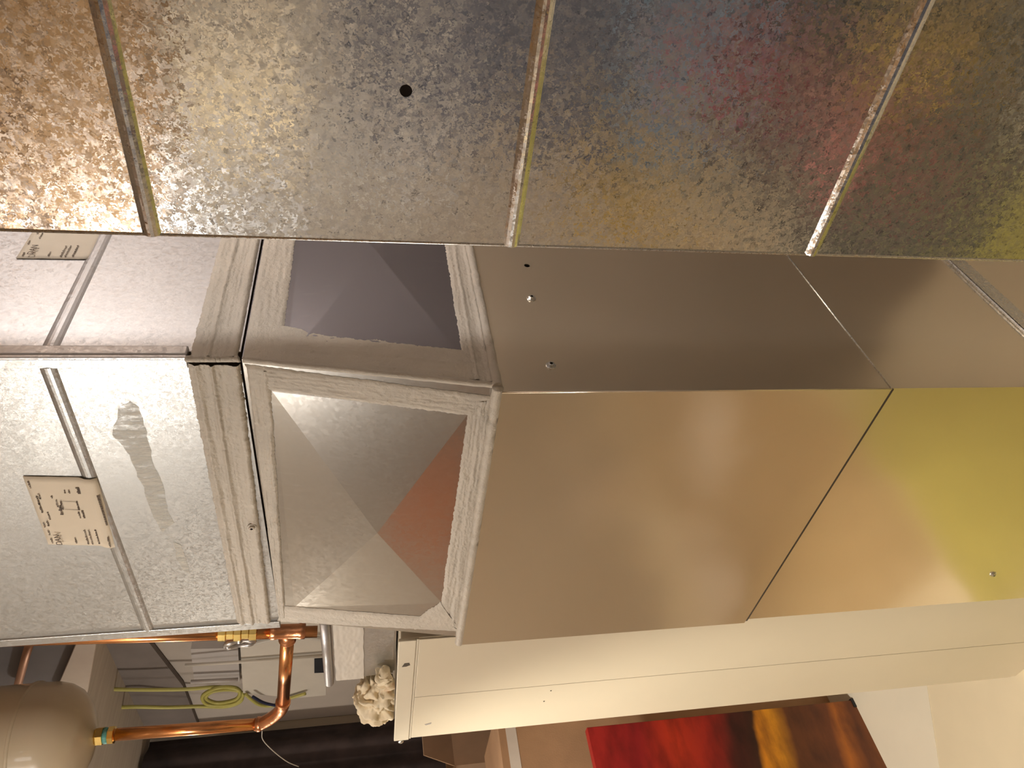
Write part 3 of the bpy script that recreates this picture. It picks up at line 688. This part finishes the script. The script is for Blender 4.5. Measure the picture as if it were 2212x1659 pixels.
# ---------------------------------------------------------------- lower left clutter
# painting standing on the floor
PY = 2.335
bm = B(); box(bm, .42, .94, PY, PY + .03, 0.0, .962, .002)
pt = thing('painting', (.68, PY + .015, 0), 'unframed red and amber abstract painting standing on the floor behind the furnace', 'painting')
obj('canvas', bm, M['painting'], pt)
bm = B(); box(bm, .915, .945, PY - .003, PY + .035, -0.0 + .001, .012, .001)
obj('corner_guard', bm, M['black'], pt)
def carton(name, c, sx, sy, h, rz, label, m=None, flaps=True, tape=None):
    t = thing(name, c, label, 'cardboard box'); cz, sz = math.cos(rz), math.sin(rz)
    def W(x, y, z): return (c[0] + x * cz - y * sz, c[1] + x * sz + y * cz, c[2] + z)
    bm = B(); k = .004
    for (a, b_, c_, d_) in ((-sx, sx, -sy, -sy + k), (-sx, sx, sy - k, sy), (-sx, -sx + k, -sy + k, sy - k), (sx - k, sx, -sy + k, sy - k)): box(bm, a, b_, c_, d_, 0, h)
    box(bm, -sx + k, sx - k, -sy + k, sy - k, 0, k)
    if not flaps: box(bm, -sx, sx, -sy, sy, h, h + k)
    for v in bm.verts: v.co = Vector(W(*v.co))
    obj('body', bm, m or M['card'], t)
    if flaps:
        for (ax, s, ang) in flaps:
            bm = B(); L = (sx if ax == 'x' else sy) * .9; hw = (sy if ax == 'x' else sx)
            ca, sa = math.cos(ang), math.sin(ang)
            pts = []
            for u, v_ in ((-hw, 0), (hw, 0), (hw * .96, L), (-hw * .96, L)):
                o_ = s * ((sx if ax == 'x' else sy) + v_ * ca); z = h + v_ * sa
                pts.append(Vector(W(o_, u, z)) if ax == 'x' else Vector(W(u, o_, z)))
            n = (pts[1] - pts[0]).cross(pts[3] - pts[0]); slab(bm, pts, n, .004); obj('flap', bm, m or M['card'], t)
    if tape:
        bm = B(); box(bm, tape[0], tape[1], -sy - .0012, -sy, tape[2], tape[3])
        for v in bm.verts: v.co = Vector(W(*v.co))
        obj('tape', bm, M['tape'], t, label='white tape strip')
    return t
# dark sheet put in for the shadowed space behind the clutter
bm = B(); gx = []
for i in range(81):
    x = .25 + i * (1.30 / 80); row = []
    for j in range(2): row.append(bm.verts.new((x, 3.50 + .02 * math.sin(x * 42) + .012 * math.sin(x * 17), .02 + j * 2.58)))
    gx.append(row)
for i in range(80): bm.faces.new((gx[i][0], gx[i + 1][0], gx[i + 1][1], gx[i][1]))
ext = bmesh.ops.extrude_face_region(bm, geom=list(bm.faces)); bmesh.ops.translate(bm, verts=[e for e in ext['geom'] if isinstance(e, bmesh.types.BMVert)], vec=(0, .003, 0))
tag(obj('shadow_backdrop', bm, M['darkfill'], None, True), 'dark brown sheet standing in for the shadowed corner behind the pipes', 'shadow_backdrop')
# dark shelf unit behind, cartons on the floor and on each other
carton('cardboard_box', (.70, 2.66, 0), .38, .19, 1.22, .0, 'tall brown cardboard box with white tape behind the painting', M['card'], None, (-.38, .38, 1.165, 1.20))
carton('cardboard_box', (1.28, 3.2, 0), .2, .16, 1.32, .2, 'open cardboard box with raised flaps below the rag', M['card2'], [('y', -1, 1.0), ('x', -1, .9)])
# dark heap and bag
def heap(name, c, rx, ry, h, m, label, cat, sd_):
    bm = B(); bmesh.ops.create_icosphere(bm, subdivisions=5, radius=1)
    for v in bm.verts:
        d = v.co.normalized(); r = 1 + .16 * noise.noise(d * 2.1 + Vector((sd_, 0, 0))) + .07 * noise.noise(d * 6)
        v.co = Vector((c[0] + d.x * rx * r, c[1] + d.y * ry * r, max(0, h * .5 + d.z * h * .5 * r)))
    tag(obj(name, bm, m, None, True), label, cat)
heap('shadow_heap', (1.34, 2.55), .17, .20, 1.45, M['darkfill'], 'dark heap of clothing standing in for the shadow behind the furnace', 'filler', 0)  # dark mass added where the space is only in shadow
heap('cloth_bag', (.82, 3.14), .11, .14, 1.50, M['navy'], 'navy blue cloth bag beside the open cardboard box', 'bag', 4)
# paper on the floor
p0 = on(2003, 1480, 2, 0); p1 = on(2030, 1659, 2, 0); dd = (p1 - p0).normalized()
bm = B(); a = p0 - dd * .25; b_ = p1 + dd * .35; nrm = Vector((-dd.y, dd.x, 0))
side = 1 if (Vector((.8, 2.3, 0)) - p0).dot(nrm) > 0 else -1
slab(bm, [a + Vector((0, 0, .0015)), b_ + Vector((0, 0, .0015)), b_ + nrm * side * .7 + Vector((0, 0, .0015)), a + nrm * side * .7 + Vector((0, 0, .0015))], (0, 0, 1), .0013)
tag(obj('floor_paper', bm, M['floorpaper']), 'pale protective paper sheet on the floor in front of the painting', 'paper sheet')

# ---------------------------------------------------------------- bulbs, and unseen objects added for the ducts to reflect
def bulbmat():
    m, nt, b = mat('glowing_bulb_glass'); b.inputs['Emission Color'].default_value = (1, .85, .65, 1); b.inputs['Emission Strength'].default_value = 30; return m
M['bulb'] = bulbmat()
M['porcelain'] = plain('white_porcelain', (.8, .78, .72), .3)
names = ['beside the frosted duct', 'behind the large spangled duct', 'over the open floor at the left', 'behind the camera', 'over the piping']
for (p, e, c, r), nm in zip(LAMPS, names):
    t = thing('ceiling_lamp', (p[0], p[1], ZC), 'bare bulb in a porcelain holder ' + nm, 'lamp', 'bare bulbs under the joists')
    bm = B(); lathe(bm, (p[0], p[1], ZC), (0, 0, -1), [(0, .055), (.02, .055), (.05, .03), (ZC - p[2] - r * .9, .02)], 24); obj('holder', bm, M['porcelain'], t, True)

def bin_(name, x0, x1, y0, y1, z0, z1, col, label, cat, rough=.5, lid=True):
    t = thing(name, ((x0 + x1) / 2, (y0 + y1) / 2, z0), label, cat)
    m = plain(name + '_finish_' + cat.replace(' ', '_'), col, rough, var=.1)
    bm = B(); box(bm, x0 + .01, x1 - .01, y0 + .01, y1 - .01, z0, z1 - .03, .01); obj('body', bm, m, t)
    bm = B(); box(bm, x0, x1, y0, y1, z1 - .03, z1, .008); obj('lid', bm, m, t)
    return t
bin_('added_bin', -2.55, -2.05, .35, 1.30, 0, .44, (.42, .62, .80), 'blue storage bin by the far wall, added for its reflection in the big duct', 'bin')
bin_('added_bin', -1.98, -1.72, .70, .98, 0.013, .22, (.85, .16, .18), 'red storage bin on the floor, added for its reflection in the big duct', 'bin')
bin_('added_bin', -1.05, -.78, .66, .94, 0.013, .20, (.95, .40, .36), 'pink storage bin on the floor, added for its reflection in the big duct', 'bin')
bin_('added_bin', -2.58, -2.25, 1.52, 1.90, 0, .60, (.90, .62, .14), 'yellow storage bin by the far wall, added for its reflection in the big duct', 'bin')
bin_('added_cabinet', -2.58, -2.15, -.2, 1.42, .46, 1.50, (.17, .18, .23), 'dark cabinet on the blue bin, added for its reflection in the big duct', 'cabinet')
bin_('added_cupboard', -1.90, -1.12, 3.36, 3.58, 1.30, 1.86, (.80, .22, .03), 'orange wall cupboard at the left wall, added for its reflection in the transition', 'cupboard')
bm = B(); box(bm, -2.58, -1.92, 3.555, 3.585, 1.2, 2.46, .004); tag(obj('pegboard', bm, plain('brown_hardboard', (.26, .18, .12), .8, var=.1)), 'brown pegboard above the orange cupboard, added for its reflection in the transition', 'pegboard')
bm = B(); box(bm, -2.05, -.42, .25, 1.38, 0, .012, .004); tag(obj('added_mat', bm, plain('charcoal_mat', (.13, .14, .12), .9, var=.15)), 'charcoal mat on the floor, added for its reflection in the big duct', 'mat')
bm = B(); box(bm, -.40, .52, .62, 1.62, 0, .012, .004); tag(obj('added_mat', bm, plain('olive_green_mat', (.52, .47, .13), .9, var=.15)), 'olive green mat added on the floor for its reflection in the ducts', 'mat')

bin_('added_bin', -2.56, -2.02, 1.98, 2.50, 0, .30, (.88, .84, .78), 'white storage bin on the floor by the far wall, added for its reflection in the big duct', 'bin')
bin_('crate', -1.62, -1.22, 3.19, 3.55, 0, .42, (.90, .80, .66), 'pale crate against the left wall, added for its reflection in the tan duct', 'crate')
bm = B(); box(bm, -1.98, .30, 1.64, 3.02, 0.0, .010, .003); tag(obj('rug', bm, plain('tan_wool_rug', (.52, .38, .20), .95, var=.15, vs=9)), 'tan rug on the open floor, added for its reflection in the smooth duct', 'rug')
bm = B(); box(bm, -1.25, -.72, 2.15, 2.62, 0.0105, .04, .004); tag(obj('added_sheet', bm, plain('pale_foam', (.92, .84, .74), .8)), 'pale foam sheet lying on the floor, added for its reflection in the tan duct', 'sheet')
bm = B(); box(bm, -.66, -.30, 2.70, 3.05, 0.0105, .04, .004); tag(obj('added_sheet', bm, plain('pale_foam_offcut', (.92, .84, .74), .8)), 'smaller pale foam offcut on the floor, added for its reflection in the tan duct', 'sheet')

bm = B(); box(bm, -1.75, -.72, .30, 1.36, 2.445, 2.469, .003); tag(obj('added_plywood', bm, M['pine']), 'orange pine plywood sheet fixed under the joists, added for its reflection at the top of the big duct', 'plywood')
t = thing('added_fill_lamp', (-.3, 1.75, 2.47), 'unseen fill lamp added under the joists to brighten the furnace, floor and painting', 'lamp')
bm = B(); lathe(bm, (-.3, 1.75, ZC), (0, 0, -1), [(0, .05), (.02, .05), (.05, .03), (.16, .03)], 24); obj('holder', bm, M['porcelain'], t, True)
ax = (Vector((.72, 2.02, .45)) - Vector((-.3, 1.75, 2.33))).normalized()
bm = B(); lathe(bm, Vector((-.3, 1.75, 2.46)) , ax, [(0, .03), (.03, .05), (.075, .085)], 24, False); obj('reflector', bm, M['handle'], t, True)

bin_('added_tool_cabinet', 1.22, 1.60, -1.75, -.47, 0, 1.22, (.035, .028, .025), 'dark tool cabinet behind the big duct, added for its dark reflection in the smooth duct side', 'cabinet')  # unseen dark box added to darken a band of the side panel's reflection

bm = B(); box(bm, -2.598, -2.57, 1.44, 1.86, 1.25, 1.78, .003); tag(obj('whiteboard', bm, plain('white_board_face', (.95, .93, .90), .5)), 'whiteboard on the far wall, added for its reflection in the big duct', 'whiteboard')
bin_('added_bin', -.98, -.74, .38, .60, 0.013, .16, (.95, .66, .20), 'golden storage bin on the charcoal mat, added for its reflection in the big duct', 'bin')
m, nt, b = mat('lit_amber_glass'); b.inputs['Base Color'].default_value = (.9, .7, .4, 1); b.inputs['Emission Color'].default_value = (1, .72, .36, 1); b.inputs['Emission Strength'].default_value = 1.6
t = thing('added_wall_lamp', (-2.6, 1.42, 2.1), 'long amber wall lamp high on the far wall, added for its reflection in the big duct', 'lamp')  # glowing bar added to give the big duct an amber reflected patch
bm = B(); box(bm, -2.6, -2.55, 1.22, 1.66, 2.20, 2.30, .01); obj('lamp_shade', bm, m, t)
bm = B(); box(bm, -2.6, -2.57, 1.36, 1.52, 2.16, 2.20, .004); obj('bracket', bm, M['handle'], t)
